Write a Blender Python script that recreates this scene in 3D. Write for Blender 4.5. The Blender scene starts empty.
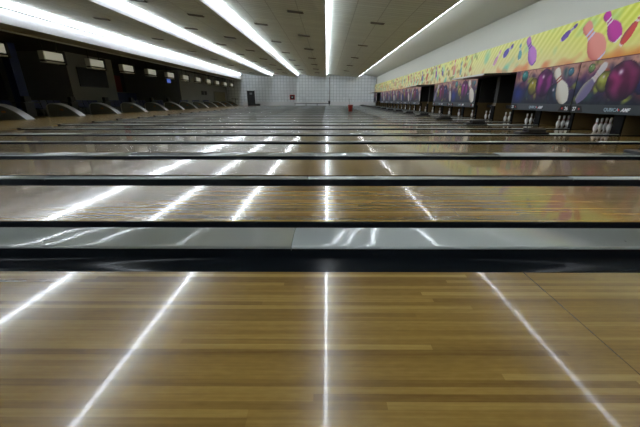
import bpy, bmesh, math, random
from mathutils import Vector, Matrix, noise
random.seed(7)
R = math.radians
S = bpy.context.scene
COL = S.collection

# ---------------------------------------------------------------- camera, world, exposure
EYE = 0.878
cam_d = bpy.data.cameras.new('camera')
cam_d.sensor_width = 36.0
cam_d.lens = 18.0
cam_d.shift_x = -5.5 / 640
cam_d.clip_end = 200
cam = bpy.data.objects.new('camera', cam_d)
COL.objects.link(cam)
cam.location = (0, 0, EYE)
cam.rotation_euler = (R(90 - 19.53), 0, R(0.27))
S.camera = cam
w = bpy.data.worlds.new('world')
S.world = w
w.use_nodes = True
w.node_tree.nodes['Background'].inputs[0].default_value = (0.02, 0.022, 0.025, 1)
w.node_tree.nodes['Background'].inputs[1].default_value = 0.3
S.view_settings.view_transform = 'Standard'
S.view_settings.look = 'None'
S.view_settings.gamma = 1
S.view_settings.exposure = 0.0
TUBE_POWER = 38.0

# ---------------------------------------------------------------- materials
def lin(c):
    return tuple(((v / 255) / 12.92 if v / 255 <= 0.04045 else ((v / 255 + 0.055) / 1.055) ** 2.4) for v in c)

def mat(name, rgb, rough=0.5, metal=0.0, spec=0.5, coat=0.0, coat_rough=0.1, var=0.0, scale=6.0, bump=0.0):
    m = bpy.data.materials.new(name)
    m.use_nodes = True
    nt = m.node_tree
    b = nt.nodes['Principled BSDF']
    c = lin(rgb)
    b.inputs['Base Color'].default_value = (*c, 1)
    b.inputs['Roughness'].default_value = rough
    b.inputs['Metallic'].default_value = metal
    b.inputs['Specular IOR Level'].default_value = spec
    b.inputs['Coat Weight'].default_value = coat
    b.inputs['Coat Roughness'].default_value = coat_rough
    tc = nt.nodes.new('ShaderNodeTexCoord')
    n = nt.nodes.new('ShaderNodeTexNoise')
    n.inputs['Scale'].default_value = scale
    n.inputs['Detail'].default_value = 4
    nt.links.new(tc.outputs['Object'], n.inputs['Vector'])
    if var > 0:
        r = nt.nodes.new('ShaderNodeMapRange')
        r.inputs['To Min'].default_value = 1 - var
        r.inputs['To Max'].default_value = 1 + var
        nt.links.new(n.outputs['Fac'], r.inputs['Value'])
        h = nt.nodes.new('ShaderNodeHueSaturation')
        h.inputs['Color'].default_value = (*c, 1)
        nt.links.new(r.outputs[0], h.inputs['Value'])
        nt.links.new(h.outputs[0], b.inputs['Base Color'])
    if bump > 0:
        bp = nt.nodes.new('ShaderNodeBump')
        bp.inputs['Strength'].default_value = bump
        bp.inputs['Distance'].default_value = 0.005
        nt.links.new(n.outputs['Fac'], bp.inputs['Height'])
        nt.links.new(bp.outputs[0], b.inputs['Normal'])
    return m

def math_node(nt, op, a=None, b=None):
    n = nt.nodes.new('ShaderNodeMath')
    n.operation = op
    for i, v in enumerate((a, b)):
        if v is None:
            continue
        if isinstance(v, (int, float)):
            n.inputs[i].default_value = v
        else:
            nt.links.new(v, n.inputs[i])
    return n.outputs[0]

def wood_lane():
    m = bpy.data.materials.new('maple_lane_boards')
    m.use_nodes = True
    nt = m.node_tree
    b = nt.nodes['Principled BSDF']
    tc = nt.nodes.new('ShaderNodeTexCoord')
    sep = nt.nodes.new('ShaderNodeSeparateXYZ')
    nt.links.new(tc.outputs['Object'], sep.inputs[0])
    yb = math_node(nt, 'DIVIDE', sep.outputs['Y'], 1.066 / 39)
    idx = math_node(nt, 'FLOOR', yb)
    frac = math_node(nt, 'FRACT', yb)
    oi = nt.nodes.new('ShaderNodeObjectInfo')
    seed = math_node(nt, 'MULTIPLY', oi.outputs['Random'], 50.0)
    key0 = math_node(nt, 'ADD', idx, seed)
    wn0 = nt.nodes.new('ShaderNodeTexWhiteNoise')
    wn0.noise_dimensions = '1D'
    nt.links.new(key0, wn0.inputs['W'])
    off = math_node(nt, 'MULTIPLY', wn0.outputs['Value'], 7.0)
    xs = math_node(nt, 'ADD', math_node(nt, 'DIVIDE', sep.outputs['X'], 2.6), off)
    seg = math_node(nt, 'FLOOR', xs)
    key = math_node(nt, 'ADD', key0, math_node(nt, 'MULTIPLY', seg, 17.3))
    wn = nt.nodes.new('ShaderNodeTexWhiteNoise')
    wn.noise_dimensions = '1D'
    nt.links.new(key, wn.inputs['W'])
    # grain along the lane
    mp = nt.nodes.new('ShaderNodeMapping')
    mp.inputs['Scale'].default_value = (2.0, 90.0, 20.0)
    nt.links.new(tc.outputs['Object'], mp.inputs[0])
    gn = nt.nodes.new('ShaderNodeTexNoise')
    gn.inputs['Scale'].default_value = 1.0
    gn.inputs['Detail'].default_value = 5
    nt.links.new(mp.outputs[0], gn.inputs['Vector'])
    mp2 = nt.nodes.new('ShaderNodeMapping')
    mp2.inputs['Scale'].default_value = (9.0, 30.0, 20.0)
    nt.links.new(tc.outputs['Object'], mp2.inputs[0])
    gn2 = nt.nodes.new('ShaderNodeTexNoise')
    gn2.inputs['Scale'].default_value = 2.2
    gn2.inputs['Detail'].default_value = 3
    nt.links.new(mp2.outputs[0], gn2.inputs['Vector'])
    # broad bands, several boards wide
    mp3 = nt.nodes.new('ShaderNodeMapping')
    mp3.inputs['Scale'].default_value = (0.12, 9.0, 1.0)
    nt.links.new(tc.outputs['Object'], mp3.inputs[0])
    gn3 = nt.nodes.new('ShaderNodeTexNoise')
    gn3.inputs['Scale'].default_value = 1.0
    nt.links.new(mp3.outputs[0], gn3.inputs['Vector'])
    v1 = math_node(nt, 'MULTIPLY', wn.outputs['Value'], 0.36)
    v2 = math_node(nt, 'MULTIPLY', gn.outputs['Fac'], 0.35)
    v3 = math_node(nt, 'MULTIPLY', gn2.outputs['Fac'], 0.18)
    v4 = math_node(nt, 'MULTIPLY', gn3.outputs['Fac'], 0.5)
    tot = math_node(nt, 'ADD', math_node(nt, 'ADD', v1, v2), math_node(nt, 'ADD', v3, v4))
    cr = nt.nodes.new('ShaderNodeValToRGB')
    cr.color_ramp.elements[0].position = 0.42
    cr.color_ramp.elements[0].color = (*lin((108, 79, 34)), 1)
    cr.color_ramp.elements[1].position = 1.0
    cr.color_ramp.elements[1].color = (*lin((176, 147, 82)), 1)
    e = cr.color_ramp.elements.new(0.7)
    e.color = (*lin((144, 114, 54)), 1)
    nt.links.new(tot, cr.inputs[0])
    # board edges and cross joints
    edge = math_node(nt, 'LESS_THAN', frac, 0.045)
    jx = math_node(nt, 'FRACT', math_node(nt, 'DIVIDE', math_node(nt, 'ADD', sep.outputs['X'], 100 * 4.55 - 1.06), 4.55))
    joint = math_node(nt, 'LESS_THAN', jx, 0.0011)
    dark = math_node(nt, 'MAXIMUM', math_node(nt, 'MULTIPLY', edge, 0.12), math_node(nt, 'MULTIPLY', joint, 0.75))
    mx = nt.nodes.new('ShaderNodeMix')
    mx.data_type = 'RGBA'
    nt.links.new(dark, mx.inputs[0])
    nt.links.new(cr.outputs[0], mx.inputs[6])
    mx.inputs[7].default_value = (*lin((50, 32, 14)), 1)
    nt.links.new(mx.outputs[2], b.inputs['Base Color'])
    b.inputs['Roughness'].default_value = 0.22
    b.inputs['Specular IOR Level'].default_value = 0.5
    b.inputs['Coat Weight'].default_value = 0.65
    b.inputs['Coat IOR'].default_value = 1.45
    rr = nt.nodes.new('ShaderNodeMapRange')
    rr.inputs['To Min'].default_value = 0.04
    rr.inputs['To Max'].default_value = 0.075
    nt.links.new(gn3.outputs['Fac'], rr.inputs['Value'])
    nt.links.new(rr.outputs[0], b.inputs['Coat Roughness'])
    return m

def line_grid_mat(name, rgb, line_rgb, sx, sy, sz, wx=0.03, wy=0.03, wz=0.03, rough=0.6, spec=0.3, var=0.06, strength=1.0):
    """plain colour with thin grooves every sx / sy / sz metres (0 = none)"""
    m = bpy.data.materials.new(name)
    m.use_nodes = True
    nt = m.node_tree
    b = nt.nodes['Principled BSDF']
    tc = nt.nodes.new('ShaderNodeTexCoord')
    sep = nt.nodes.new('ShaderNodeSeparateXYZ')
    nt.links.new(tc.outputs['Object'], sep.inputs[0])
    acc = None
    cell = None
    for ax, s, wd in (('X', sx, wx), ('Y', sy, wy), ('Z', sz, wz)):
        if not s:
            continue
        d = math_node(nt, 'DIVIDE', sep.outputs[ax], s)
        f = math_node(nt, 'LESS_THAN', math_node(nt, 'FRACT', d), wd / s)
        acc = f if acc is None else math_node(nt, 'MAXIMUM', acc, f)
        fl = math_node(nt, 'FLOOR', d)
        cell = fl if cell is None else math_node(nt, 'ADD', math_node(nt, 'MULTIPLY', cell, 13.7), fl)
    wn = nt.nodes.new('ShaderNodeTexWhiteNoise')
    wn.noise_dimensions = '1D'
    nt.links.new(cell, wn.inputs['W'])
    r = nt.nodes.new('ShaderNodeMapRange')
    r.inputs['To Min'].default_value = 1 - var
    r.inputs['To Max'].default_value = 1 + var
    nt.links.new(wn.outputs['Value'], r.inputs['Value'])
    h = nt.nodes.new('ShaderNodeHueSaturation')
    h.inputs['Color'].default_value = (*lin(rgb), 1)
    nt.links.new(r.outputs[0], h.inputs['Value'])
    mx = nt.nodes.new('ShaderNodeMix')
    mx.data_type = 'RGBA'
    nt.links.new(math_node(nt, 'MULTIPLY', acc, strength), mx.inputs[0])
    nt.links.new(h.outputs[0], mx.inputs[6])
    mx.inputs[7].default_value = (*lin(line_rgb), 1)
    nt.links.new(mx.outputs[2], b.inputs['Base Color'])
    b.inputs['Roughness'].default_value = rough
    b.inputs['Specular IOR Level'].default_value = spec
    return m

def emit(name, rgb, strength):
    m = bpy.data.materials.new(name)
    m.use_nodes = True
    b = m.node_tree.nodes['Principled BSDF']
    b.inputs['Base Color'].default_value = (0.8, 0.8, 0.8, 1)
    b.inputs['Emission Color'].default_value = (*lin(rgb), 1)
    b.inputs['Emission Strength'].default_value = strength
    return m

def paint_mat(name, rough=0.5, spec=0.25):
    m = bpy.data.materials.new(name)
    m.use_nodes = True
    nt = m.node_tree
    b = nt.nodes['Principled BSDF']
    a = nt.nodes.new('ShaderNodeVertexColor')
    a.layer_name = 'print'
    nt.links.new(a.outputs[0], b.inputs['Base Color'])
    b.inputs['Roughness'].default_value = rough
    b.inputs['Specular IOR Level'].default_value = spec
    return m

M = {
    'lane': wood_lane(),
    'gutter': mat('dark_gutter_plastic', (22, 27, 32), 0.15, spec=0.12, var=0.1, scale=3),
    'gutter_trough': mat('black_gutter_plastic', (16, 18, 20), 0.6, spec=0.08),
    'cap': mat('grey_divider_plastic', (172, 178, 175), 0.11, spec=0.5, var=0.04, scale=1.5),
    'screw': mat('steel_screw', (90, 92, 92), 0.3, metal=0.8),
    'endcap': mat('black_end_cap', (14, 14, 14), 0.5),
    'approach': line_grid_mat('approach_boards', (150, 124, 76), (90, 70, 40), 0, 0.05, 0, wy=0.003, rough=0.25, spec=0.5, var=0.12),
    'concrete': mat('dark_concrete', (40, 40, 40), 0.9, var=0.1),
    'concourse': line_grid_mat('concourse_carpet', (52, 50, 52), (40, 38, 40), 0.6, 0.6, 0, wx=0.01, wy=0.01, rough=0.9),
    'ceiling': line_grid_mat('ceiling_planks', (212, 220, 210), (150, 156, 146), 1.22, 0.3, 0, wx=0.035, wy=0.035, rough=0.7, spec=0.25, var=0.05, strength=0.6),
    'plaster': mat('cove_plaster', (206, 208, 196), 0.7, spec=0.3, var=0.02, scale=0.6),
    'fascia': mat('white_painted_fascia', (232, 234, 236), 0.5, spec=0.3, var=0.02, scale=1),
    'farwall': line_grid_mat('white_wall_tiles', (236, 242, 246), (140, 150, 156), 0.5, 0, 0.45, wx=0.05, wz=0.05, rough=0.4, spec=0.4, var=0.04, strength=0.6),
    'wallgrey': mat('grey_painted_wall', (138, 141, 138), 0.7, var=0.05, scale=1),
    'walldark': mat('dark_painted_wall', (52, 52, 50), 0.8, var=0.15, scale=1),
    'pitblack': mat('black_pit_board', (22, 21, 19), 0.7, var=0.2),
    'kick': mat('brown_kickback_board', (92, 74, 38), 0.5, var=0.2, scale=4),
    'darkceil': mat('dark_concourse_ceiling', (46, 45, 40), 0.8, var=0.1),
    'soffit': mat('soffit_board', (150, 144, 116), 0.7, var=0.04),
    'trackmetal': mat('pale_metal_track', (206, 206, 200), 0.35, metal=0.2),
    'tube': emit('fluorescent_tube', (238, 244, 255), TUBE_POWER),
    'tube_strong': emit('strong_fluorescent_tube', (238, 244, 255), TUBE_POWER * 1.6),
    'kickfront': mat('matt_black_edge', (12, 12, 12), 0.8, spec=0.15),
    'housing': mat('white_lamp_housing', (226, 228, 230), 0.4),
    'black': mat('black_plastic', (16, 16, 17), 0.4, var=0.1),
    'blackgloss': mat('black_glass', (5, 5, 6), 0.45, spec=0.2),
    'hoodtop': mat('pale_grey_hood_plastic', (186, 188, 186), 0.35, spec=0.5, var=0.03),
    'hoodside': mat('grey_hood_side', (112, 112, 100), 0.5, var=0.06),
    'emblem': mat('brown_emblem', (190, 120, 40), 0.4),
    'monitor': mat('pale_monitor_casing', (226, 226, 214), 0.5, var=0.03),
    'bracket': mat('dark_bracket', (40, 40, 40), 0.5, metal=0.4),
    'display': emit('dim_lit_display', (222, 222, 204), .24),
    'bluescreen': emit('lit_blue_screen', (60, 110, 230), .5),
    'pin': mat('white_pin_coating', (236, 236, 232), 0.25, spec=0.5),
    'pinred': mat('red_pin_stripe', (170, 24, 28), 0.3),
    'red': mat('red_plastic', (196, 48, 30), 0.45, var=0.08),
    'redpaint': mat('red_cabinet_paint', (170, 20, 24), 0.4),
    'white': mat('white_lettering', (236, 238, 240), 0.4),
    'palelogo': mat('pale_blue_lettering', (170, 196, 206), 0.4),
    'band': mat('slate_name_band', (34, 43, 47), 0.4, var=0.1),
    'arrow': mat('red_arrow', (214, 40, 36), 0.4),
    'redstrip': mat('dark_red_strip', (104, 34, 20), 0.5, var=0.15),
    'print': paint_mat('printed_artwork'),
    'bluecol': mat('blue_paint', (34, 50, 104), 0.5, var=0.1),
    'seatblue': mat('dark_blue_seat', (56, 66, 112), 0.5, var=0.1),
    'steel': mat('dull_steel', (120, 124, 126), 0.4, metal=0.7),
    'vent': mat('dark_vent', (84, 82, 70), 0.6),
    'ventrim': mat('grey_vent_frame', (110, 106, 90), 0.6),
    'wooddoor': mat('olive_brown_panel', (112, 104, 66), 0.5, var=0.12),
    'poster_red': mat('dark_red_panel', (120, 34, 30), 0.6, var=0.15),
    'poster_teal': mat('teal_panel', (60, 96, 98), 0.6, var=0.15),
    'glass': mat('dim_window_glass', (110, 112, 92), 0.15),
    'desk': mat('dark_grey_desk', (58, 60, 62), 0.4, var=0.1),
}

# ---------------------------------------------------------------- helpers
def box(bm, x0, x1, y0, y1, z0, z1, bevel=0.0):
    vs = [bm.verts.new(p) for p in ((x0, y0, z0), (x1, y0, z0), (x1, y1, z0), (x0, y1, z0),
                                     (x0, y0, z1), (x1, y0, z1), (x1, y1, z1), (x0, y1, z1))]
    fs = [bm.faces.new([vs[i] for i in q]) for q in
          ((3, 2, 1, 0), (4, 5, 6, 7), (0, 1, 5, 4), (1, 2, 6, 5), (2, 3, 7, 6), (3, 0, 4, 7))]
    if bevel > 0:
        es = set(e for f in fs for e in f.edges)
        bmesh.ops.bevel(bm, geom=list(es), offset=bevel, segments=2, profile=0.5, affect='EDGES')

def tube(bm, p, q, r, seg=8, r2=None, caps=True):
    p, q = Vector(p), Vector(q)
    d = (q - p).normalized()
    a = d.orthogonal().normalized()
    b = d.cross(a)
    r2 = r if r2 is None else r2
    A = [bm.verts.new(p + (a * math.cos(t) + b * math.sin(t)) * r) for t in [2 * math.pi * i / seg for i in range(seg)]]
    B = [bm.verts.new(q + (a * math.cos(t) + b * math.sin(t)) * r2) for t in [2 * math.pi * i / seg for i in range(seg)]]
    for i in range(seg):
        bm.faces.new((A[i], A[(i + 1) % seg], B[(i + 1) % seg], B[i]))
    if caps:
        bm.faces.new(A[::-1])
        bm.faces.new(B)

def lathe(bm, prof, seg=16, c=(0, 0, 0), mi=None):
    rings = []
    for r, z in prof:
        if r < 1e-6:
            rings.append([bm.verts.new((c[0], c[1], c[2] + z))])
        else:
            rings.append([bm.verts.new((c[0] + r * math.cos(2 * math.pi * i / seg), c[1] + r * math.sin(2 * math.pi * i / seg), c[2] + z)) for i in range(seg)])
    for a, b in zip(rings, rings[1:]):
        for i in range(seg):
            j = (i + 1) % seg
            if len(a) == 1 and len(b) == 1:
                continue
            if len(a) == 1:
                f = bm.faces.new((a[0], b[j], b[i]))
            elif len(b) == 1:
                f = bm.faces.new((a[i], a[j], b[0]))
            else:
                f = bm.faces.new((a[i], a[j], b[j], b[i]))
            f.smooth = True

def prism(bm, pts, y0, y1, smooth=False):
    """closed outline of (x, z) extruded along y"""
    A = [bm.verts.new((x, y0, z)) for x, z in pts]
    B = [bm.verts.new((x, y1, z)) for x, z in pts]
    n = len(pts)
    for i in range(n):
        f = bm.faces.new((A[i], A[(i + 1) % n], B[(i + 1) % n], B[i]))
        f.smooth = smooth
    bm.faces.new(A[::-1])
    bm.faces.new(B)

def strip_x(bm, prof, x0, x1, smooth=True):
    """open profile of (y, z) swept along x"""
    A = [bm.verts.new((x0, y, z)) for y, z in prof]
    B = [bm.verts.new((x1, y, z)) for y, z in prof]
    for i in range(len(prof) - 1):
        f = bm.faces.new((A[i], A[i + 1], B[i + 1], B[i]))
        f.smooth = smooth

def closed_x(bm, prof, x0, x1, smooth_ids=None):
    A = [bm.verts.new((x0, y, z)) for y, z in prof]
    B = [bm.verts.new((x1, y, z)) for y, z in prof]
    n = len(prof)
    for i in range(n):
        f = bm.faces.new((A[i], B[i], B[(i + 1) % n], A[(i + 1) % n]))
        f.smooth = smooth_ids is None or i in smooth_ids
    bm.faces.new(A)
    bm.faces.new(B[::-1])

def obj(name, bm, m, parent=None, loc=None):
    bmesh.ops.recalc_face_normals(bm, faces=bm.faces[:])
    me = bpy.data.meshes.new(name)
    bm.to_mesh(me)
    bm.free()
    for x in (m if isinstance(m, (list, tuple)) else [m]):
        me.materials.append(x)
    o = bpy.data.objects.new(name, me)
    COL.objects.link(o)
    if parent:
        o.parent = parent
    if loc:
        o.location = loc
    return o

def B(name, m, x0, x1, y0, y1, z0, z1, parent=None, bevel=0.0, loc=None):
    bm = bmesh.new()
    box(bm, x0, x1, y0, y1, z0, z1, bevel)
    return obj(name, bm, m, parent, loc)

def struct(o):
    o['kind'] = 'structure'
    return o

def tag(o, label, cat, group=None):
    o['label'] = label
    o['category'] = cat
    if group:
        o['group'] = group
    return o

def empty(name, loc=(0, 0, 0)):
    o = bpy.data.objects.new(name, None)
    COL.objects.link(o)
    o.location = loc
    return o

def dup(o, loc=None, parent=None):
    c = o.copy()
    COL.objects.link(c)
    if parent:
        c.parent = parent
    if loc is not None:
        c.location = loc
    for ch in list(o.children):
        dup(ch, None, c)
    return c

ORD = ['first', 'second', 'third', 'fourth', 'fifth', 'sixth', 'seventh', 'eighth', 'ninth', 'tenth', 'eleventh', 'twelfth',
       'thirteenth', 'fourteenth', 'fifteenth', 'sixteenth', 'seventeenth', 'eighteenth', 'nineteenth', 'twentieth'] + \
      ['twenty-' + s for s in ('first', 'second', 'third', 'fourth', 'fifth', 'sixth', 'seventh', 'eighth', 'ninth')] + ['thirtieth'] + \
      ['thirty-' + s for s in ('first', 'second', 'third', 'fourth', 'fifth', 'sixth', 'seventh', 'eighth', 'ninth')]

# ---------------------------------------------------------------- dimensions
P = 3.44                       # one pair of lanes
YN, YF = -6.7, 55.3            # near and far walls
XFOUL, XPIN, XMASK = -9.9, 7.86, 7.6
LANE = 1.066
ZL = EYE + 3.40                # low edge of each ceiling bay
ZH = EYE + 3.86                # high edge
WIDE = [1.915 + P * k for k in range(-2, 16)]
NARROW = [3.635 + P * k for k in range(-3, 15)]

# ---------------------------------------------------------------- structure
struct(B('floor', M['concrete'], -22.2, 11, YN, YF, -0.35, -0.16))
struct(B('floor', M['approach'], -16.4, XFOUL, YN, YF, -0.16, 0.0))
struct(B('floor', M['concourse'], -22.2, -16.4, YN, YF, -0.16, 0.0))
struct(B('wall_far', M['farwall'], -16.2, 11, YF, YF + 0.2, -0.2, 5.4))
struct(B('baseboard_far', M['fascia'], -13.7, 8.0, YF - 0.04, YF, 0.0, 0.62))
struct(B('wall_near', M['wallgrey'], -22.2, 11, YN - 0.2, YN, -0.2, 5.4))
struct(B('wall_left', M['walldark'], -22.4, -22.2, YN, YF, -0.2, 4.2))
struct(B('wall_left', M['wallgrey'], -22.2, -16.2, 37.8, YF + 0.2, -0.1, 4.0))
struct(B('wall_left', M['wallgrey'], -22.2, -17.6, 23.6, 28.6, -0.1, 4.0))
struct(B('wall_right', M['plaster'], 7.82, 7.94, YN, YF, 1.95, EYE + 3.46))
struct(B('wall_right', M['pitblack'], 10.9, 11.1, YN, YF, -0.2, 5.0))
struct(B('ceiling', M['pitblack'], 7.94, 10.9, YN, YF, 3.3, 3.4))

def ceiling_bay(xa, xb, za, zb, m, name='ceiling', curve=0.0):
    bm = bmesh.new()
    n = 1 if not curve else 14
    low = []
    for i in range(n + 1):
        t = i / n
        low.append((xa + (xb - xa) * t, za + (zb - za) * t + curve * math.sin(math.pi * t)))
    pts = low + [(x, z + 0.06) for x, z in low[::-1]]
    prism(bm, pts, YN, YF, smooth=bool(curve))
    if curve:
        for f in bm.faces:
            if abs(f.normal.y) > 0.5:
                f.smooth = False
    return struct(obj(name, bm, m))

XCOVE, XL1, XL2, XL3, XR = -13.7, -8.6, -4.6, -0.1, 4.82
for a, b in ((XCOVE, XL1), (XL1, XL2), (XL2, XL3), (XL3, XR)):
    ceiling_bay(a + 0.02, b, ZH + (0.09 if a == XCOVE else 0), ZL, M['ceiling'])
ceiling_bay(XR + 0.02, 7.86, ZH + 0.02, EYE + 3.43, M['plaster'], curve=0.06)
for x in (XL1, XL2, XL3, XR):
    struct(B('trim', M['fascia'], x - 0.015, x + 0.02, YN, YF, ZL - 0.012, ZH + 0.04))
struct(B('ceiling', M['darkceil'], -22.2, 11, YN, YF, 5.0, 5.1))
# left cove: tall white face, soffit, bright track, dark concourse ceiling
struct(B('trim', M['fascia'], XCOVE - 0.03, XCOVE + 0.02, YN, YF, EYE + 3.06, ZH + 0.12))
struct(B('ceiling', M['soffit'], -14.9, XCOVE - 0.03, YN, YF, EYE + 3.06, EYE + 3.12))
struct(B('trim', M['trackmetal'], -15.0, -14.9, YN, YF, EYE + 3.0, EYE + 3.1))
struct(B('ceiling', M['darkceil'], -22.2, -15.0, YN, YF, EYE + 3.06, EYE + 3.16))

# ---------------------------------------------------------------- light rows
def light_row(x, z, label, tm='tube', off=0.062):
    root = empty('light_trough', (x, 0, z))
    tag(root, label, 'ceiling light', 'rows of fluorescent lights along the hall')
    B('housing', M['housing'], 0.0, off - 0.027, YN + 0.1, YF - 0.1, -0.03, 0.03, root)
    bm = bmesh.new()
    tube(bm, (off, -0.59, 0), (off, 0.59, 0), 0.019, 8)
    t0 = obj('tube', bm, M[tm], root)
    n = int((YF - YN - 0.3) / 1.24)
    for i in range(n):
        y = YN + 0.8 + 1.24 * i
        t = t0 if i == 0 else dup(t0, None, root)
        t.location = (0, y, 0)
    return root
ZT = EYE + 3.72
light_row(XCOVE + 0.02, ZT, 'bright fluorescent row on the tall white cove face at far left', 'tube_strong', 0.11)
light_row(XL1 + 0.02, ZT, 'white fluorescent strip, first step right of the left cove')
light_row(XL2 + 0.02, ZT, 'white fluorescent strip between the cove-side strip and the middle strip')
light_row(XL3 + 0.02, ZT, 'middle fluorescent strip running straight above the camera')
light_row(XR + 0.02, EYE + 3.448, 'fluorescent strip hidden behind the edge of the plaster cove on the right')

# ceiling vents
def make_vent():
    root = empty('ceiling_vent')
    bm = bmesh.new()
    box(bm, -0.32, 0.32, -0.085, 0.085, -0.05, -0.004)
    obj('slot', bm, M['vent'], root)
    bm = bmesh.new()
    box(bm, -0.35, 0.35, 0.085, 0.11, -0.03, 0.0)
    box(bm, -0.35, 0.35, -0.11, -0.085, -0.03, 0.0)
    obj('frame', bm, M['ventrim'], root)
    return root
def bay_z(x):
    for a, b in ((XCOVE, XL1), (XL1, XL2), (XL2, XL3), (XL3, XR)):
        if a <= x < b:
            zh = ZH + (0.09 if a == XCOVE else 0)
            t = (x - a) / (b - a)
            return zh + (ZL - zh) * t, math.atan2(ZL - zh, b - a)
v0 = make_vent()
first = True
for x, ph, txt in ((2.5, 0.7, 'right of the middle light strip'), (-1.35, 0.2, 'just left of the middle light strip'),
              (-3.45, 1.9, 'just right of the second light strip'), (-5.8, 0.5, 'just left of the second light strip'),
              (-7.5, 2.4, 'just right of the first light strip'), (-10.6, 1.0, 'between the left cove and the first light strip')):
    step = 6.9 if x > 0 else 5.3
    k = 0
    while True:
        y = 9.9 + ph * 2 + step * k
        k += 1
        if y > 52:
            break
        v = v0 if first else dup(v0)
        first = False
        z, ang = bay_z(x)
        v.location = (x, y, z)
        v.rotation_euler = (0, -ang, 0)
        tag(v, 'small dark ceiling vent ' + txt, 'vent', 'ceiling vents ' + txt)

# ---------------------------------------------------------------- lanes
lanes = []
for c in WIDE:
    lanes.append((c - 0.385 - LANE, c - 0.385, 'far_wide'))
    lanes.append((c + 0.385, c + 0.385 + LANE, 'near_wide'))
lanes = [l for l in lanes if l[0] > YN and l[1] < YF]
lanes.sort()
def gutter_prof(y0, y1, depth, up):
    pts = [(y0, -0.004)]
    n = 14
    for i in range(n + 1):
        a = math.pi * i / n
        pts.append((y0 + 0.006 + (y1 - y0 - 0.012) * (1 - math.cos(a)) / 2, -0.01 - depth * math.sin(a) ** 0.8))
    pts.append((y1, 0.003 if up > 0 else -0.004))
    if up < 0:
        pts[0] = (y0, 0.003)
    return pts
def make_lane():
    bm = bmesh.new()
    prof = [(0.0, -0.14), (0.0, -0.004), (0.004, 0.0), (LANE - 0.004, 0.0), (LANE, -0.004), (LANE, -0.14)]
    closed_x(bm, prof, XFOUL, 8.95, smooth_ids=())
    return obj('bowling_lane', bm, M['lane'])
proto = make_lane()
gutA, gutB, gutN, gutM = 0.253, 0.193, 0.233, 0.173
def gutter_mesh(width, up):
    bm = bmesh.new()
    strip_x(bm, gutter_prof(0, width, 0.085, up), XFOUL + 0.13, 8.95)
    me = bpy.data.meshes.new('gutter')
    bm.to_mesh(me)
    bm.free()
    me.materials.append(M['gutter'])
    return me
GUT = {w_: gutter_mesh(w_, u_) for w_, u_ in ((gutA, 1), (gutB, -1), (gutN, 1), (gutM, -1))}
nl = len(lanes)
firstin = [i for i, l in enumerate(lanes) if l[1] > 1.0][0]
for i, (a, b, kind) in enumerate(lanes):
    o = proto if i == 0 else proto.copy()
    if i:
        COL.objects.link(o)
    o.location = (0, a, 0)
    if i < firstin:
        lab = 'glossy maple bowling lane behind the camera, ' + ORD[firstin - 1 - i] + ' behind the foreground lane'
    elif i == firstin:
        lab = 'glossy golden maple bowling lane filling the foreground'
    elif i < firstin + 9:
        lab = 'glossy maple bowling lane, ' + ORD[i - firstin] + ' from the camera, foreground lane counted first'
    else:
        lab = 'narrow-looking maple bowling lane, ' + ORD[nl - 1 - i] + ' out from the tiled far wall'
    tag(o, lab, 'bowling lane', 'parallel bowling lanes')
    for side in (0, 1):
        wide = (kind == 'far_wide') == (side == 1)
        wd = (gutA if side else gutB) if wide else (gutN if side else gutM)
        y = LANE if side else -wd
        g = bpy.data.objects.new('gutter', GUT[wd])
        COL.objects.link(g)
        g.parent = o
        g.location = (0, y, 0)

# dividers
def divider_mesh(wd, h, crown, rad, x0, x1, seams=()):
    bm = bmesh.new()
    prof = [(-wd / 2, -0.15)]
    for i in range(6):
        t = math.pi / 2 * i / 5
        prof.append((-wd / 2 + rad - rad * math.cos(t), h - rad + rad * math.sin(t)))
    n = 8
    for i in range(1, n):
        y = -wd / 2 + rad + (wd - 2 * rad) * i / n
        prof.append((y, h + crown * (1 - ((y) / (wd / 2 - rad)) ** 2)))
    for i in range(6):
        t = math.pi / 2 * (1 - i / 5)
        prof.append((wd / 2 - rad + rad * math.cos(t), h - rad + rad * math.sin(t)))
    prof.append((wd / 2, -0.15))
    cuts = [x0] + list(seams) + [x1]
    sm = set(range(1, len(prof) - 2))
    for a, b in zip(cuts, cuts[1:]):
        closed_x(bm, prof, a + 0.002, b - 0.002, smooth_ids=sm)
    for f in bm.faces:
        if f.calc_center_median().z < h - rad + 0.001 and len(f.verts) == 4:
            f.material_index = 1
    return bm
seams = [-0.22 + 3.05 * k for k in range(-3, 3)]
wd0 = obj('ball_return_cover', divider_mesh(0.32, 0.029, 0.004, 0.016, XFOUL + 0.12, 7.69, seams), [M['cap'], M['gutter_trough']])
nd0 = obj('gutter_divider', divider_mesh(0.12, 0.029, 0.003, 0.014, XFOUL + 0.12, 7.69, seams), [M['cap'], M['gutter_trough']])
B('end_cap', M['endcap'], XFOUL, XFOUL + 0.12, -0.155, 0.155, -0.1, 0.05, wd0, bevel=0.01)
B('end_cap', M['endcap'], XFOUL, XFOUL + 0.12, -0.06, 0.06, -0.1, 0.045, nd0, bevel=0.01)
def which(c, arr):
    n = sum(1 for q in arr if q > 0 and q < c)
    return n
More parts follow.
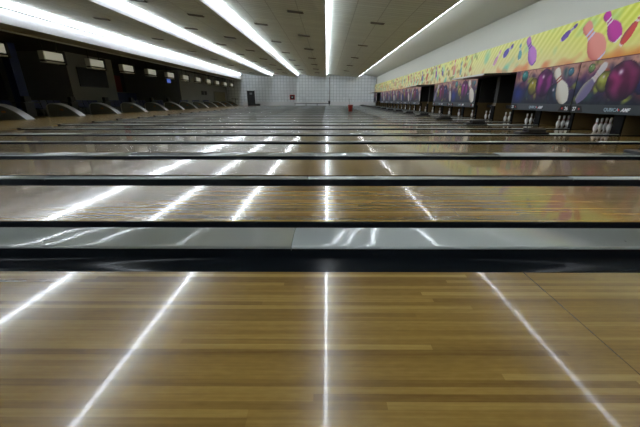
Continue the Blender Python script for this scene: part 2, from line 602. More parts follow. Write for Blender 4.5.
for i, c in enumerate(WIDE):
    o = wd0 if i == 0 else dup(wd0)
    o.location = (0, c + 0.03, 0)
    if c < 0:
        lab = 'broad grey ball return cover behind the camera, ' + ORD[len([q for q in WIDE if c < q < 0])] + ' back'
    elif c < 5:
        lab = 'broad glossy light grey ball return cover right across the foreground'
    else:
        lab = 'broad grey ball return cover between two lanes, ' + ORD[which(c, WIDE)] + ' broad one counted from the camera'
    tag(o, lab, 'lane divider', 'broad ball return covers')
    if 0 < c < 5:
        bm = bmesh.new()
        lathe(bm, [(0.0, 0.002), (0.005, 0.002), (0.006, 0.0)], 10)
        s0 = obj('screw', bm, M['screw'], o)
        for j, (sx, sy) in enumerate(((0.66, -0.09), (1.9, -0.075), (-1.8, -0.09), (-3.2, -0.08))):
            s = s0 if j == 0 else dup(s0, None, o)
            s.location = (sx, sy, 0.0315)
for i, c in enumerate(NARROW):
    if c < YN + 0.1:
        continue
    o = nd0 if nd0.get('label') is None else dup(nd0)
    o.location = (0, c + 0.03, 0)
    if c < 0.2:
        lab = 'slim grey gutter divider beside or behind the camera, ' + ORD[len([q for q in NARROW if c < q < 0.2])] + ' back'
    else:
        lab = 'slim grey gutter divider between dark gutters, ' + ORD[which(c, [q for q in NARROW if q > 0.5])] + ' slim one counted from the camera'
    tag(o, lab, 'lane divider', 'slim gutter dividers')

# ---------------------------------------------------------------- pin end
def make_pin():
    prof = [(0.0, 0.0), (0.0257, 0.0), (0.0287, 0.008), (0.0359, 0.0191), (0.0498, 0.057), (0.0579, 0.0857), (0.0605, 0.1143), (0.0579, 0.149),
            (0.0470, 0.184), (0.0313, 0.2190), (0.0235, 0.2412), (0.0228, 0.2540), (0.0243, 0.2730), (0.0300, 0.3160), (0.0323, 0.3429),
            (0.0300, 0.3620), (0.0220, 0.3750), (0.011, 0.3800), (0.0, 0.381)]
    bm = bmesh.new()
    lathe(bm, prof, 14)
    o = obj('bowling_pin', bm, M['pin'])
    for z0, z1, r0, r1 in ((0.2275, 0.2375, 0.0292, 0.0256), (0.252, 0.262, 0.0240, 0.0245)):
        bm = bmesh.new()
        lathe(bm, [(r0 - 0.003, z0), (r0, z0), (r1, z1), (r1 - 0.003, z1)], 14)
        obj('neck_stripe', bm, M['pinred'], o)
    return o
pin0 = make_pin()
spots = [('head pin', 0, 0), ('second-row far pin', 1, .5), ('second-row near pin', 1, -.5), ('third-row far pin', 2, 1), ('third-row middle pin', 2, 0),
         ('third-row near pin', 2, -1), ('back-row far corner pin', 3, 1.5), ('back-row inner far pin', 3, .5), ('back-row inner near pin', 3, -.5),
         ('back-row near corner pin', 3, -1.5)]
visible = [(a, b) for a, b, _ in lanes if a > 5.5]
lane_no = {}
for a, b, _ in lanes:
    lane_no[a] = round(27 - ((a + b) / 2 - 9.713) / (P / 2))
firstpin = True
for k, (a, b) in enumerate(visible):
    for nm, row, off in spots:
        p = pin0 if firstpin else dup(pin0)
        firstpin = False
        p.location = (XPIN + row * 0.264, (a + b) / 2 + off * 0.305, 0.0)
        if k < 12:
            tag(p, 'white bowling pin, %s of the %s rack from the right' % (nm, ORD[k]), 'bowling pin', 'pins of the %s rack from the right' % ORD[k])
        else:
            tag(p, 'tiny white bowling pin in a far rack near the tiled wall', 'bowling pin', 'pins of the distant racks')

# kickback boards between the pin decks
kb = {}
for nm, arr, th in (('wide', WIDE, 0.30), ('narrow', NARROW, 0.12)):
    root = empty('kickback_board')
    B('board', M['kick'], 7.74, 10.6, -th / 2, th / 2, -0.1, 0.75, root)
    B('upper_frame', M['pitblack'], 7.77, 10.6, -th / 2 + 0.01, th / 2 - 0.01, 0.75, 1.9, root)
    B('front_edge', M['kickfront'], 7.69, 7.74, -th / 2, th / 2, -0.1, 0.62, root)
    firstk = True
    for c in arr:
        if c < YN + 0.1:
            continue
        o = root if firstk else dup(root)
        firstk = False
        o.location = (0, c + 0.03, 0)
        arr2 = sorted(q for q in WIDE + NARROW if q > 5)
        lab = ('brown side board between pin decks, %s from the right edge' % ORD[arr2.index(c)]) if c > 5 else \
            'brown side board between pin decks beyond the right edge, %s' % ('thick kind' if nm == 'wide' else 'thin kind')
        tag(o, lab, 'side board', 'side boards between the pin decks')
cur0 = None
for k, (a, b, _) in enumerate(lanes):
    if cur0 is None:
        bm = bmesh.new()
        n = 24
        top = [bm.verts.new((0.02 * math.sin(i * 1.3), i / n * 1.3, 1.2)) for i in range(n + 1)]
        bot = [bm.verts.new((0.05 * math.sin(i * 1.3), i / n * 1.3, -0.14)) for i in range(n + 1)]
        for i in range(n):
            bm.faces.new((top[i], top[i + 1], bot[i + 1], bot[i])).smooth = True
        cur0 = obj('pit_curtain', bm, M['pitblack'])
        o = cur0
    else:
        o = dup(cur0)
    o.location = (9.6, a - 0.117, 0)
    tag(o, 'black cushioned curtain hanging at the back of a pin pit', 'curtain', 'curtains at the back of the pin pits')

# ---------------------------------------------------------------- printed artwork
def mixc(a, b, t):
    t = max(0.0, min(1.0, t))
    return tuple(a[i] * (1 - t) + b[i] * t for i in range(3))
def nz(x, y, s=1.0, k=0.0):
    return 0.5 + 0.5 * noise.noise(Vector((x * s, y * s, k)))
def pin_inside(px, py, bx, by, hx, hy, fat=1.0):
    """t along the pin from base to head and signed width ratio; base (bx,by), head (hx,hy)"""
    dx, dy = hx - bx, hy - by
    L = math.hypot(dx, dy)
    ux, uy = dx / L, dy / L
    t = ((px - bx) * ux + (py - by) * uy) / L
    s = (-(px - bx) * uy + (py - by) * ux) / L
    if t < 0 or t > 1:
        return None
    pr = [(0, .07), (.05, .10), (.15, .142), (.28, .165), (.4, .155), (.52, .115), (.62, .07), (.68, .062), (.76, .075), (.87, .092), (.94, .08), (1, .0)]
    for (a, ra), (b, rb) in zip(pr, pr[1:]):
        if a <= t <= b:
            r = ra + (rb - ra) * (t - a) / (b - a)
            if b == 1:
                r = ra * math.sqrt(max(0, 1 - ((t - a) / (b - a)) ** 2))
            break
    r *= fat
    if abs(s) <= r:
        return t, s / max(r, 1e-5)
    return None
def ball(c, x, y, cx, cy, r, base, light, k):
    d = math.hypot(x - cx, y - cy)
    if d > r:
        return c
    sw = nz(x, y, 3.2 / max(r, .3) * .5, k)
    col = mixc(base, light, (sw - 0.38) * 3.0)
    col = mixc(col, (20, 16, 34), (d / r) ** 5 * 0.7)
    col = mixc(col, (24, 24, 44), max(0, -(y - cy) / r) * 0.55)
    hd = math.hypot(x - (cx - r * .2), y - (cy + r * .45))
    col = mixc(col, (245, 225, 240), math.exp(-(hd / (r * .13)) ** 2))
    return col
def art_pin(c, x, y, b, h, fat, body, shade, stripe):
    r = pin_inside(x, y, *b, *h, fat)
    if not r:
        return c
    t, s = r
    col = mixc(body, shade, max(0, s) ** 2 * .8)
    if .62 < t < .66 or .70 < t < .74:
        col = stripe
    if abs(s) > .92:
        col = mixc(col, (60, 50, 60), .6)
    return col
def splat_bg(x, y, k, ht):
    v = y / ht
    top = mixc((196, 134, 112), (206, 164, 150), nz(x, y, 2.0, k))
    mid = mixc((34, 42, 84), (104, 44, 100), nz(x, y, 1.6, k + 5) * 1.6 - .3)
    mid = mixc(mid, (60, 120, 116), (nz(x, y, 2.6, k + 9) - .55) * 4)
    low = mixc((14, 20, 44), (36, 56, 62), nz(x, y, 2.2, k + 3))
    c = mixc(low, mid, v * 2.2)
    c = mixc(c, top, (v - .52 + (nz(x, y, 3.0, k + 2) - .5) * .9) * 2.6)
    c = mixc(c, (190, 70, 40), (nz(x, y, 2.4, k + 12) - .62) * 6 * v)
    c = mixc(c, (150, 160, 70), (nz(x, y, 3.1, k + 17) - .66) * 6)
    f = nz(x, y, 9.0, k + 20)
    return mixc(c, (c[0] * .6, c[1] * .6, c[2] * .65), (f - .5) * 2)
AH = 1.16
def artA(x, y):
    c = splat_bg(x, y, 1.0, AH)
    c = mixc(c, (30, 50, 140), (1.0 - math.hypot((x - .35) / .5, (y - .35) / .5)) * 1.2)
    c = ball(c, x, y, .62, .98, .2, (60, 140, 140), (90, 190, 180), 2)
    c = ball(c, x, y, 1.25, .58, .3, (150, 140, 50), (190, 176, 70), 4)
    c = ball(c, x, y, 1.85, .68, .46, (84, 16, 80), (170, 50, 150), 7)
    c = ball(c, x, y, 2.50, .28, .36, (26, 40, 60), (50, 80, 100), 9)
    c = art_pin(c, x, y, (3.10, .03), (2.36, 1.09), 1.35, (250, 246, 232), (170, 150, 120), (170, 50, 44))
    c = ball(c, x, y, 3.08, .95, .13, (70, 130, 150), (110, 170, 180), 3)
    return c
def artB(x, y):
    c = splat_bg(x + 20, y, 4.0, AH)
    c = ball(c, x, y, .45, .98, .13, (110, 150, 80), (160, 180, 110), 12)
    c = ball(c, x, y, 1.02, .60, .28, (140, 140, 40), (196, 200, 90), 14)
    c = art_pin(c, x, y, (.15, .07), (.95, 1.08), .95, (128, 118, 160), (196, 200, 150), (150, 60, 60))
    if pin_inside(x, y, .15, .07, .95, 1.08, .95) and pin_inside(x, y, .15, .07, .95, 1.08, .95)[0] > .58:
        c = mixc(c, (250, 246, 240), .8)
    c = ball(c, x, y, 2.28, .62, .40, (22, 30, 80), (44, 64, 130), 17)
    c = ball(c, x, y, 1.58, .58, .50, (92, 10, 62), (180, 50, 120), 19)
    c = art_pin(c, x, y, (3.30, .05), (3.00, 1.05), 1.1, (216, 210, 200), (160, 150, 140), (170, 50, 44))
    return c
def paint_grid(name, fn, us, vs, place, tint=1.0):
    """grid mesh with a printed colour at every vertex; place(u, v) gives the position"""
    nu, nv = len(us), len(vs)
    verts = [place(u, v) for v in vs for u in us]
    faces = [(j * nu + i, j * nu + i + 1, (j + 1) * nu + i + 1, (j + 1) * nu + i) for j in range(nv - 1) for i in range(nu - 1)]
    me = bpy.data.meshes.new(name)
    me.from_pydata(verts, [], faces)
    at = me.color_attributes.new('print', 'FLOAT_COLOR', 'POINT')
    buf = []
    for v in vs:
        for u in us:
            buf.extend(lin([max(0, min(255, q * tint)) for q in fn(u, v)]))
            buf.append(1.0)
    at.data.foreach_set('color', buf)
    me.materials.append(M['print'])
    return me
UW = P - 0.03
us = [UW * i / 130 for i in range(131)]
vs = [AH * i / 46 for i in range(47)]
# local frame of a mask: origin at its far bottom corner, x toward the lanes is -, y runs back toward the camera as -u
place = lambda u, v: (-0.026, -u, 0.24 + v)
ART = [paint_grid('artwork', artA, us, vs, place, .86), paint_grid('artwork', artB, us, vs, place, .86)]

TEXTROT = Matrix(((0, 0, -1), (-1, 0, 0), (0, 1, 0))).to_euler()
fonts = {}
def text(name, body, size, m, parent, y, z, shear=0.0, bold=0.0, align='CENTER'):
    key = (body, size, shear)
    if key not in fonts:
        cu = bpy.data.curves.new(name, 'FONT')
        cu.body = body
        cu.size = size
        cu.shear = shear
        cu.offset = bold
        cu.extrude = 0.002
        cu.align_x = align
        cu.materials.append(m)
        tmp = bpy.data.objects.new(name, cu)
        COL.objects.link(tmp)
        dg = bpy.context.evaluated_depsgraph_get()
        fonts[key] = bpy.data.meshes.new_from_object(tmp.evaluated_get(dg))
        bpy.data.objects.remove(tmp)
    o = bpy.data.objects.new(name, fonts[key])
    COL.objects.link(o)
    o.parent = parent
    o.rotation_euler = TEXTROT
    o.location = (-0.038, y, z)
    return o
def tri_mesh():
    bm = bmesh.new()
    a = [bm.verts.new(p) for p in ((0, 0, -.035), (0, 0, .035), (0, -.06, 0))]
    b = [bm.verts.new((p.co.x - .006, p.co.y, p.co.z)) for p in a]
    bm.faces.new(a)
    bm.faces.new(b[::-1])
    for i in range(3):
        bm.faces.new((a[i], a[(i + 1) % 3], b[(i + 1) % 3], b[i]))
    me = bpy.data.meshes.new('arrow')
    bmesh.ops.recalc_face_normals(bm, faces=bm.faces[:])
    bm.to_mesh(me)
    bm.free()
    me.materials.append(M['arrow'])
    return me
TRI = tri_mesh()
bounds = [55.24 - P * k for k in range(18)]           # far ends of the mask units
raised = {k for k, y in enumerate(bounds) if min(abs(y - 17.4), abs(y - 27.72), abs(y - 51.8)) < 0.3}
bm = bmesh.new()
box(bm, -0.025, 0.025, -UW, 0, 0, 1.40)
panel0 = bpy.data.meshes.new('backing')
bm.to_mesh(panel0)
bm.free()
panel0.materials.append(M['black'])
bm = bmesh.new()
box(bm, -0.030, -0.0255, -UW, 0, 0.0, 0.235)
band0 = bpy.data.meshes.new('name_band')
bm.to_mesh(band0)
bm.free()
band0.materials.append(M['band'])
bm = bmesh.new()
closed = [(-0.0, 0.02), (-0.0, 0.2), (-0.42, 0.2), (-0.52, 0.02)]
A = [bm.verts.new((-0.033, y, z)) for y, z in closed]
A2 = [bm.verts.new((-0.030, y, z)) for y, z in closed]
bm.faces.new(A); bm.faces.new(A2[::-1])
for i in range(4):
    bm.faces.new((A[i], A[(i + 1) % 4], A2[(i + 1) % 4], A2[i]))
plate0 = bpy.data.meshes.new('number_plate')
bmesh.ops.recalc_face_normals(bm, faces=bm.faces[:])
bm.to_mesh(plate0)
bm.free()
plate0.materials.append(M['pitblack'])
plate1 = plate0.copy()
for v_ in plate1.vertices:
    v_.co.y = -v_.co.y
plate1.flip_normals()
def child(name, me, parent, loc=(0, 0, 0), scale=(1, 1, 1)):
    o = bpy.data.objects.new(name, me)
    COL.objects.link(o)
    o.parent = parent
    o.location = loc
    o.scale = scale
    return o
nraised = 0
art_names = ['purple ball and leaning white pin', 'large magenta ball and slanted striped pin']
near_first = [k for k in range(len(bounds)) if k not in raised][::-1]
for k, yb in enumerate(bounds):
    ya = yb - P
    if ya < YN:
        continue
    typ = round((yb - 13.96) / P) % 2
    if k in raised:
        nraised += 1
        root = empty('pin_mask', (7.7, yb - 0.015, 1.90))
        root.rotation_euler = (0, R(-92), 0)
        child('backing', panel0, root)
        B('edge_trim', M['trackmetal'], -0.03, 0.03, -UW, 0, 1.40, 1.44, root)
        child('artwork', ART[typ], root)
        tag(root, 'mask panel swung up horizontal, bright edge showing, %s from the right' % ORD[3 - nraised], 'mask panel', 'raised mask panels')
        continue
    root = empty('pin_mask', (XMASK, yb - 0.015, 0.515))
    child('backing', panel0, root)
    child('artwork', ART[typ], root)
    nb = child('name_band', band0, root)
    n_left = round(25 + (13.96 - yb) / P * 2)
    text('logo_text', 'QUBICA', 0.125, M['palelogo'], nb, -UW / 2 + 0.2, 0.075)
    text('logo_text', 'AMF', 0.125, M['white'], nb, -UW / 2 - 0.23, 0.075, shear=0.35, bold=0.004)
    child('logo_mark', TRI, nb, (-0.031, -UW / 2 - 0.01, 0.115))
    pl = child('number_plate', plate0, root)
    pr = child('number_plate', plate1, root, (0, -UW, 0))
    if n_left >= 1:
        text('lane_number', str(n_left), 0.15, M['white'], pl, -0.16, 0.06, bold=0.002)
    text('lane_number', str(n_left + 1), 0.15, M['white'], pr, 0.16, 0.06, bold=0.002)
    child('arrow', TRI, pl, (-0.031, -0.33, 0.11))
    child('arrow', TRI, pr, (-0.031, 0.33, 0.11), (1, -1, 1))
    j = near_first.index(k)
    tag(root, 'mask with %s, %s lowered one from the right' % (art_names[typ], ORD[j]), 'mask panel', 'lowered printed mask panels')

# machines seen where the masks are up
mach = None
for k, yb in enumerate(bounds):
    if k not in raised:
        continue
    for q in (0.25, 0.75):
        y = yb - P / 2 + (0.918 if q < 0.5 else -0.918)
        if mach is None:
            root = empty('pinsetter')
            B('cabinet', M['pitblack'], 8.45, 9.3, -0.66, 0.66, 0.62, 1.85, root, bevel=0.02)
            B('front_bar', M['black'], 8.15, 8.25, -0.66, 0.66, 0.52, 0.66, root, bevel=0.01)
            bm = bmesh.new()
            tube(bm, (8.3, -0.5, 0.7), (8.3, 0.1, 1.75), 0.035)
            tube(bm, (8.3, 0.5, 1.2), (8.3, -0.2, 1.75), 0.03)
            obj('lift_arm', bm, M['bracket'], root)
            bm = bmesh.new()
            nn = 20
            for i in range(nn):
                a0, a1 = math.pi * i / nn, math.pi * (i + 1) / nn
                tube(bm, (8.4, 0.6 * math.cos(a0), 0.9 + 0.5 * math.sin(a0)), (8.4, 0.6 * math.cos(a1), 0.9 + 0.5 * math.sin(a1)), 0.03, 6)
            obj('turret_rim', bm, M['black'], root)
            for sy in (-.6, .6):
                B('leg', M['bracket'], 9.05, 9.2, sy - .05, sy + .05, -.16, .62, root)
            B('label_strip', M['steel'], 8.14, 8.15, -0.3, 0.3, 0.57, 0.60, root)
            mach = root
            o = root
        else:
            o = dup(mach)
        o.location = (0, y, 0)
        tag(o, 'black pinsetting machine under a raised mask, %s lane, %s gap from far wall' % (('left', 'right')[q > .5], ORD[sorted(raised).index(k)]),
            'pinsetter', 'pinsetters under the raised masks')

# mural above the masks
def zv(u, v, x=XMASK):
    return EYE + (100 - v) * (320 * x / (u - 327)) * 0.9425 / 320
def PP(u, v):
    z = zv(u, v)
    return (-(320 * XMASK / (u - 327) + 0.3343 * (z - EYE)) / 0.9425, z)
MUR = []
def mp(base, head, fat, body, dark, stripe=(226, 220, 220)):
    MUR.append((PP(*base), PP(*head), fat, body, dark, stripe))
mp((558, 41), (574, 24), 1.0, (90, 60, 150), (60, 40, 120), (190, 180, 210))
mp((600, 58), (582, 24), 1.25, (214, 136, 124), (186, 90, 84), (190, 190, 220))
mp((616, 40), (601, 13), 1.15, (176, 30, 140), (130, 20, 110))
mp((618, 46), (644, 4), .85, (196, 62, 54), (120, 60, 80))
mp((533, 64), (525, 38), 1.1, (176, 112, 190), (110, 60, 150), (80, 60, 140))
mp((518, 60), (518, 44), 1.2, (90, 150, 160), (70, 120, 140))
mp((501, 57), (511, 45), 1.25, (72, 60, 150), (50, 40, 120))
mp((492, 66), (499, 50), 1.1, (206, 150, 180), (150, 90, 140))
rr = random.Random(3)
y = 20.0
while y < 55:
    zc = rr.uniform(2.45, 2.95)
    ang = rr.uniform(0.7, 2.5)
    L = rr.uniform(.6, 1.05)
    cols = rr.choice([(120, 70, 150), (80, 70, 150), (170, 60, 120), (200, 120, 110), (110, 160, 160), (190, 80, 60), (150, 130, 60)])
    MUR.append(((-y - math.cos(ang) * L / 2, zc - math.sin(ang) * L / 2), (-y + math.cos(ang) * L / 2, zc + math.sin(ang) * L / 2), 1.1, cols,
                tuple(q * .7 for q in cols), (220, 214, 214)))
    y += rr.uniform(0.8, 1.4)
y = 5.2
while y > -6:
    MUR.append(((-y - .2, 2.3), (-y + .25, 3.0), 1.0, (176, 60, 120), (120, 40, 90), (220, 214, 214)))
    y -= 1.4
Z0, Z1 = 1.945, 3.165
def mural(s, z):
    # s = -y, increases toward the right of the picture
    v = (z - Z0) / (Z1 - Z0)
    yel = mixc((214, 206, 128), (206, 214, 70), v * 1.3)
    near = max(0, min(1, (s + 14) / 5))
    pale = mixc((212, 196, 160), (222, 216, 150), v * 1.2)
    c = mixc(pale, yel, .25 + .75 * near * (0.4 + nz(s, z, .8, 3)))
    st = math.sin((s * 1.0 - z * .8) * 21 + 2.5 * nz(s, z, 1.2, 4))
    c = mixc(c, (238, 240, 170), max(0, st) * .5 * v)
    c = mixc(c, (150, 166, 50), max(0, -st) * .28 * v)
    c = mixc(c, (120, 190, 160), (nz(s, z, 1.5, 8) - .56) * 6 * (1.1 - v))
    c = mixc(c, (206, 130, 84), ((nz(s, z, 2.2, 11) - .48) * 1.6 - v * 1.6 + .12) * 2.0)
    if s > -10.2:
        c = mixc(c, (206, 128, 40), (.20 - v + .06 * (s + 9)) * 4)
    if s < -18:
        c = mixc(c, (170, 110, 70), (nz(s, z, 3.5, 21) - .56) * 5)
        c = mixc(c, (120, 140, 80), (nz(s, z, 3.5, 25) - .6) * 5)
    for b, h, fat, body, dark, stripe in MUR:
        if abs(s - (b[0] + h[0]) / 2) < 1.1:
            r = pin_inside(s, z, b[0], b[1], h[0], h[1], fat)
            if r:
                t, q = r
                col = mixc(body, dark, max(0, q) ** 2)
                if .6 < t < .65 or .7 < t < .75:
                    col = stripe
                if t < .04:
                    col = stripe
                c = col
    return c
ss = []
y = YF - 0.02
while y > YN + 0.02:
    ss.append(-y)
    y -= 0.018 * max(0.9, (y + 6) / 14)
ss.append(-(YN + 0.02))
vz = [Z0 + (Z1 - Z0) * i / 46 for i in range(47)]
mur = bpy.data.objects.new('mural_banner', paint_grid('mural_banner', mural, ss, vz, lambda s, z: (XMASK - 0.012 + 0.09 * (z - Z0), -s, z)))
COL.objects.link(mur)
tag(mur, 'long yellow mural of coloured bowling pins above all the mask panels', 'mural')
B('mounting_board', M['black'], XMASK + 0.12, XMASK + 0.16, YN, YF, Z0, Z1, mur)
struct(B('trim', M['redstrip'], XMASK - 0.03, XMASK + 0.2, YN, YF, 1.92, 1.943))

# ---------------------------------------------------------------- black housings on the ball return covers
hs = None
cand = [c for c in WIDE if c > 4]
for i, c in enumerate(cand):
    if hs is None:
        root = empty('sensor_housing')
        bm = bmesh.new()
        closed_x(bm, [(-.15, 0), (-.13, .10), (-.08, .14), (.08, .14), (.13, .10), (.15, 0)], -.20, .26, smooth_ids=())
        obj('body', bm, M['black'], root)
        B('base_plate', M['black'], -.42, .34, -.17, .17, -.002, .045, root, bevel=.01)
        B('lens_window', M['blackgloss'], -.212, -.198, -.05, .05, .05, .10, root)
        hs = root
        o = root
    else:
        o = dup(hs)
    o.location = (5.5, c + 0.03, 0.036)
    tag(o, 'low black box on the broad cover before the pins, %s from the right' % ORD[i], 'sensor box', 'low black boxes along the covers')

# ---------------------------------------------------------------- ball return hoods
def make_hood():
    root = empty('ball_return')
    H_ = 0.70
    curve = []
    n = 18
    for i in range(n + 1):
        t = 1 - i / n
        x = -1.45 + 1.45 * t
        curve.append((x, H_ * (1 - t ** 2.0) + 0.015))
    back = [(-1.62, H_ - .01), (-1.74, H_ - .1), (-1.78, H_ - .3), (-1.78, 0.0)]
    # side body
    bm = bmesh.new()
    prism(bm, [(0.0 - 0.02, 0.0)] + [(x - 0.02, max(0.0, z - 0.03)) for x, z in curve] + [(x + .015, max(0, z - .02)) for x, z in back], -0.2, 0.2)
    obj('side_panel', bm, M['hoodside'], root)
    bm = bmesh.new()
    path = curve + back
    outer = path
    inner = []
    for i, (x, z) in enumerate(path):
        a = path[max(0, i - 1)]
        b = path[min(len(path) - 1, i + 1)]
        dx, dz = b[0] - a[0], b[1] - a[1]
        L = math.hypot(dx, dz)
        inner.append((x + dz / L * .05 * (1), z - dx / L * -.05))
    # the lid is a band with rounded shoulders following the curve
    rings = []
    for (x, z), (xi, zi) in zip(outer, inner):
        xi, zi = (2 * x - xi, z + (z - zi)) if zi > z + .001 else (xi, zi)
        ring = [(xi, -.235, zi), ((x + xi) / 2, -.235, (z + zi) / 2), (x, -.21, z), (x, .21, z), ((x + xi) / 2, .235, (z + zi) / 2), (xi, .235, zi)]
        rings.append([bm.verts.new((p[0], p[1], max(p[2], 0.001))) for p in ring])
    for a, b in zip(rings, rings[1:]):
        for i in range(5):
            bm.faces.new((a[i], a[i + 1], b[i + 1], b[i])).smooth = True
    obj('hood', bm, M['hoodtop'], root)
    for s in (-1, 1):
        bm = bmesh.new()
        nn = 16
        c0 = [bm.verts.new((-0.98 + .10 * math.cos(2 * math.pi * i / nn), s * 0.2, 0.36 + .045 * math.sin(2 * math.pi * i / nn))) for i in range(nn)]
        c1 = [bm.verts.new((v.co.x, s * 0.206, v.co.z)) for v in c0]
        bm.faces.new(c0)
        bm.faces.new(c1[::-1])
        for i in range(nn):
            bm.faces.new((c0[i], c0[(i + 1) % nn], c1[(i + 1) % nn], c1[i]))
        obj('emblem', bm, M['emblem'], root)
    return root
hood = make_hood()
hy = [c for c in WIDE if c > 8]
for i, c in enumerate(hy):
    o = hood if i == 0 else dup(hood)
    o.location = (-14.0, c, 0)
    o.rotation_euler = (0, 0, 0)
    tag(o, 'grey curved ball return hood on the approach, %s back from the camera' % ORD[i], 'ball return', 'ball return hoods along the approach')

# ---------------------------------------------------------------- hanging monitors
def make_monitor():
    root = empty('scoring_monitor')
    cs = B('casing', M['monitor'], -0.32, 0.0, -0.66, 0.66, -0.23, 0.20, root, bevel=0.03)
    B('display_panel', M['display'], 0.0, 0.012, -0.63, 0.63, -0.2, 0.17, cs)
    B('lower_shelf', M['monitor'], -0.30, 0.06, -0.66, 0.62, -0.36, -0.30, root, bevel=0.01)
    B('gap_panel', M['bracket'], -0.28, -0.04, -0.62, 0.62, -0.30, -0.23, root)
    B('side_bracket', M['bracket'], -0.34, 0.08, 0.67, 0.74, -0.40, 0.30, root)
    for y in (-.5, .5):
        bm = bmesh.new()
        tube(bm, (-.16, y, .2), (-.16, y, .82), .022)
        obj('hanger', bm, M['bracket'], root)
    for y in (-.33, .33):
        B('screen', M['blackgloss'], -0.335, -0.32, y - .3, y + .3, -0.2, .18, cs)
    return root
mon = make_monitor()
XMON = -14.8
my = [c for c in WIDE if c > 14]
for i, c in enumerate(my):
    o = mon if i == 0 else dup(mon)
    o.location = (XMON, c, EYE + 2.24)
    tag(o, 'pale scoring monitor unit hanging over the approach, %s from the left edge' % ORD[i], 'monitor', 'hanging scoring monitors')
    hz = o
# monitors hang from the soffit
# ---------------------------------------------------------------- concourse
def make_bench():
    root = empty('seat_row')
    bm = bmesh.new()
    box(bm, -.04, .04, -1.05, 1.05, .30, .36)
    obj('beam', bm, M['steel'], root)
    for y in (-.8, .8):
        bm = bmesh.new()
        tube(bm, (0, y, 0), (0, y, .3), .03)
        box(bm, -.25, .25, y - .03, y + .03, 0, .03)
        obj('leg', bm, M['steel'], root)
    for y in (-.81, -.27, .27, .81):
        bm = bmesh.new()
        closed_x(bm, [(y - .25, .42), (y - .24, .38), (y + .24, .38), (y + .25, .42), (y + .2, .43), (y, .41), (y - .2, .43)], -.22, .24)
        obj('seat', bm, M['seatblue'], root)
        bm = bmesh.new()
        prism(bm, [(-.22, .42), (-.26, .42), (-.36, .84), (-.33, .86)], y - .23, y + .23)
        obj('backrest', bm, M['seatblue'], root)
    return root
bench = make_bench()
by = [c for c in NARROW if c > 12 and c < 47]
for i, c in enumerate(by):
    o = bench if i == 0 else dup(bench)
    o.location = (-15.75 if c > 37 else -17.0 if (c < 21 or c > 29) else -16.9, c, 0)
    tag(o, 'dark blue row of four seats behind the hoods, %s from the left edge' % ORD[i], 'seating', 'seat rows behind the approach')
def make_desk():
    root = empty('score_desk')
    B('desk_top', M['desk'], -.3, .3, -.6, .6, .72, .76, root, bevel=.01)
    B('pedestal', M['desk'], -.12, .12, -.3, .3, 0, .72, root)
    B('terminal', M['black'], -.12, .1, -.22, .22, .76, 1.08, root, bevel=.03)
    B('keyboard', M['steel'], .12, .26, -.2, .2, .76, .785, root)
    return root
desk = make_desk()
dy = [c for c in WIDE if 12 < c < 37]
for i, c in enumerate(dy):
    o = desk if i == 0 else dup(desk)
    o.location = (-17.0, c, 0)
    tag(o, 'dark scoring desk with terminal behind the ball return, %s from the left edge' % ORD[i], 'desk', 'scoring desks behind the ball returns')

def tagB(name, label, cat, m, *a, **k):
    return tag(B(name, m, *a, **k), label, cat)
sc = empty('wall_screen', (-17.56, 26.0, 2.43))
B('bezel', M['black'], -.04, .04, -1.55, 1.55, -.65, .65, sc)
B('screen', M['blackgloss'], .04, .05, -1.48, 1.48, -.58, .58, sc)
tag(sc, 'large black switched-off screen on the grey wall block at left', 'screen')
bs = empty('television', (-16.7, 36.4, 2.85))
B('bezel', M['black'], -.06, 0, -.45, .45, -.28, .28, bs, bevel=.01)
B('lit_screen', M['bluescreen'], 0, .008, -.42, .42, -.25, .25, bs)
bm = bmesh.new()
tube(bm, (-.03, 0, .28), (-.03, 0, 1.09), .02)
obj('ceiling_pole', bm, M['bracket'], bs)
tag(bs, 'small glowing blue television hanging above the concourse', 'television')
tagB('pillar', 'dark blue square pillar in the concourse at the far left', 'pillar', M['bluecol'], -18.3, -17.9, 19.8, 20.4, 0, EYE + 3.06)
tagB('notice_board', 'dark red panel on the concourse back wall', 'panel', M['poster_red'], -22.17, -22.12, 35.0, 37.0, 1.6, 3.3)
tagB('notice_board', 'dull teal panel on the concourse wall left of the red one', 'panel', M['poster_teal'], -22.17, -22.12, 32.0, 34.2, 1.5, 3.3)
part = empty('partition_screen', (-20.2, 32.4, 0))
B('panel', M['bluecol'], -.04, .04, -3.6, 3.6, 0.12, 1.55, part)
B('top_rail', M['steel'], -.06, .06, -3.6, 3.6, 1.55, 1.6, part)
for y in (-3.4, 0, 3.4):
    B('foot', M['steel'], -.25, .25, y - .03, y + .03, 0, .12, part)
tag(part, 'long low blue partition screen standing in the dark concourse', 'partition')
wp = empty('wall_window', (-22.2, 17.2, 2.1))
B('frame', M['ventrim'], 0, .06, -1.1, 1.1, -.8, .8, wp)
B('pane', M['glass'], .06, .07, -1.0, 1.0, -.7, .7, wp)
tag(wp, 'pale framed window high on the dark concourse back wall', 'window')
dr = empty('panel_door', (-16.2, 51.3, 0))
B('frame', M['ventrim'], 0, .06, -2.6, 2.6, 0.0, 2.05, dr)
lf = B('leaf', M['wooddoor'], .06, .09, -2.4, 2.4, 0.05, 1.9, dr)
B('handle', M['steel'], .09, .13, .1, .16, 0.95, 1.1, lf)
tag(dr, 'olive brown double panel door on the grey wall near the far corner', 'door')
for i, y in enumerate((44.4, 45.5)):
    f = empty('picture_frame', (-16.2, y, 1.75))
    B('border', M['black'], 0, .03, -.42, .42, -.25, .25, f)
    B('sheet', M['blackgloss'], .03, .035, -.36, .36, -.2, .2, f)
    tag(f, 'small dark framed picture on the grey wall, %s of the pair' % ('left' if i == 0 else 'right'), 'picture', 'pair of small dark pictures')

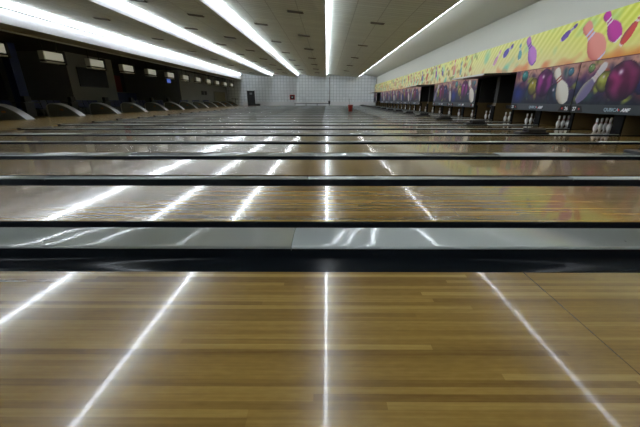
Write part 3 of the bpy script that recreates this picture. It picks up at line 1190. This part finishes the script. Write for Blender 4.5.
# ---------------------------------------------------------------- far wall things
d = empty('door_1', (-12.35, YF, 0))
d['kind'] = 'structure'
struct(B('door_leaf', M['black'], -.55, .55, -.06, 0, 0, 2.28, d))
B('door_frame', M['bracket'], -.62, -.55, -.09, 0, 0, 2.34, d)
B('door_frame', M['bracket'], .55, .62, -.09, 0, 0, 2.34, d)
B('door_plate', M['steel'], -.2, .2, -.07, -.061, 1.7, 2.0, d)
tagB('floor_box', 'low black box lying at the foot of the black far door', 'box', M['black'], -12.6, -10.8, 54.4, 54.7, 0.0, 0.30, bevel=.03)
ps = empty('pole_stand', (-14.6, 54.0, 0))
bm = bmesh.new()
tube(bm, (0, 0, .02), (0, 0, 1.1), .035)
obj('pole', bm, M['bracket'], ps)
bm = bmesh.new()
tube(bm, (-.6, 0, 1.08), (.45, 0, 1.02), .03)
obj('crossbar', bm, M['bracket'], ps)
bm = bmesh.new()
lathe(bm, [(0, 0), (.22, 0), (.2, .03), (0, .04)], 16)
obj('base', bm, M['bracket'], ps)
tag(ps, 'thin dark pole stand with crossbar in the far left corner', 'stand')
fc = empty('hose_cabinet', (-5.65, YF - .002, 1.3))
B('cabinet', M['redpaint'], -.4, .4, -.15, 0, -.38, .38, fc, bevel=.02)
B('door', M['black'], -.3, .3, -.165, -.15, -.28, .28, fc)
B('emblem', M['white'], -.09, .09, -.172, -.165, -.09, .09, fc)
tag(fc, 'red fire cabinet with dark square face on the tiled far wall', 'cabinet')
rl = empty('low_rail', (-2.4, 54.6, 0.004))
bm = bmesh.new()
tube(bm, (-2.85, 0, .34), (2.85, 0, .34), .045)
obj('top_rail', bm, M['black'], rl)
for x in (-2.8, -1.0, .8, 2.75):
    bm = bmesh.new()
    tube(bm, (x, 0, 0.0), (x, 0, .34), .045)
    obj('post', bm, M['black'], rl)
tag(rl, 'low black pipe rail on four posts before the far wall', 'rail')
pp = empty('wall_pipe', (0.35, YF - 0.08, 0))
bm = bmesh.new()
tube(bm, (0, 0, 0.0), (0, 0, 4.3), .055)
obj('pipe', bm, M['steel'], pp)
B('junction_box', M['black'], -.15, .15, -.08, .05, .25, .75, pp)
tag(pp, 'grey vertical pipe running up the tiled far wall', 'pipe')
sp = empty('wall_speaker', (8.05, 54.3, 3.75))
B('cabinet', M['bracket'], -.22, .25, -.4, .4, -.4, .4, sp, bevel=.03)
B('grille', M['black'], -.23, -.22, -.33, .33, -.33, .33, sp)
tag(sp, 'dark grey speaker box high in the far right corner', 'speaker')

# red bucket on a far divider
bk = empty('cleaning_bucket', (1.8, WIDE[9] + 0.03, 0.033))
bm = bmesh.new()
lathe(bm, [(0, 0), (.14, 0), (.19, .48), (.2, .48), (.2, .5), (.175, .5), (.13, .02), (0, .02)], 20)
obj('tub', bm, M['red'], bk)
bm = bmesh.new()
lathe(bm, [(.185, .40), (.192, .40), (.200, .47), (.19, .47)], 20)
obj('rim_band', bm, M['redstrip'], bk)
bm = bmesh.new()
tube(bm, (-.05, 0, .05), (-.1, 0.05, .95), .012)
obj('stick', bm, M['steel'], bk)
tag(bk, 'red bucket with a thin stick standing far down the lanes', 'bucket')
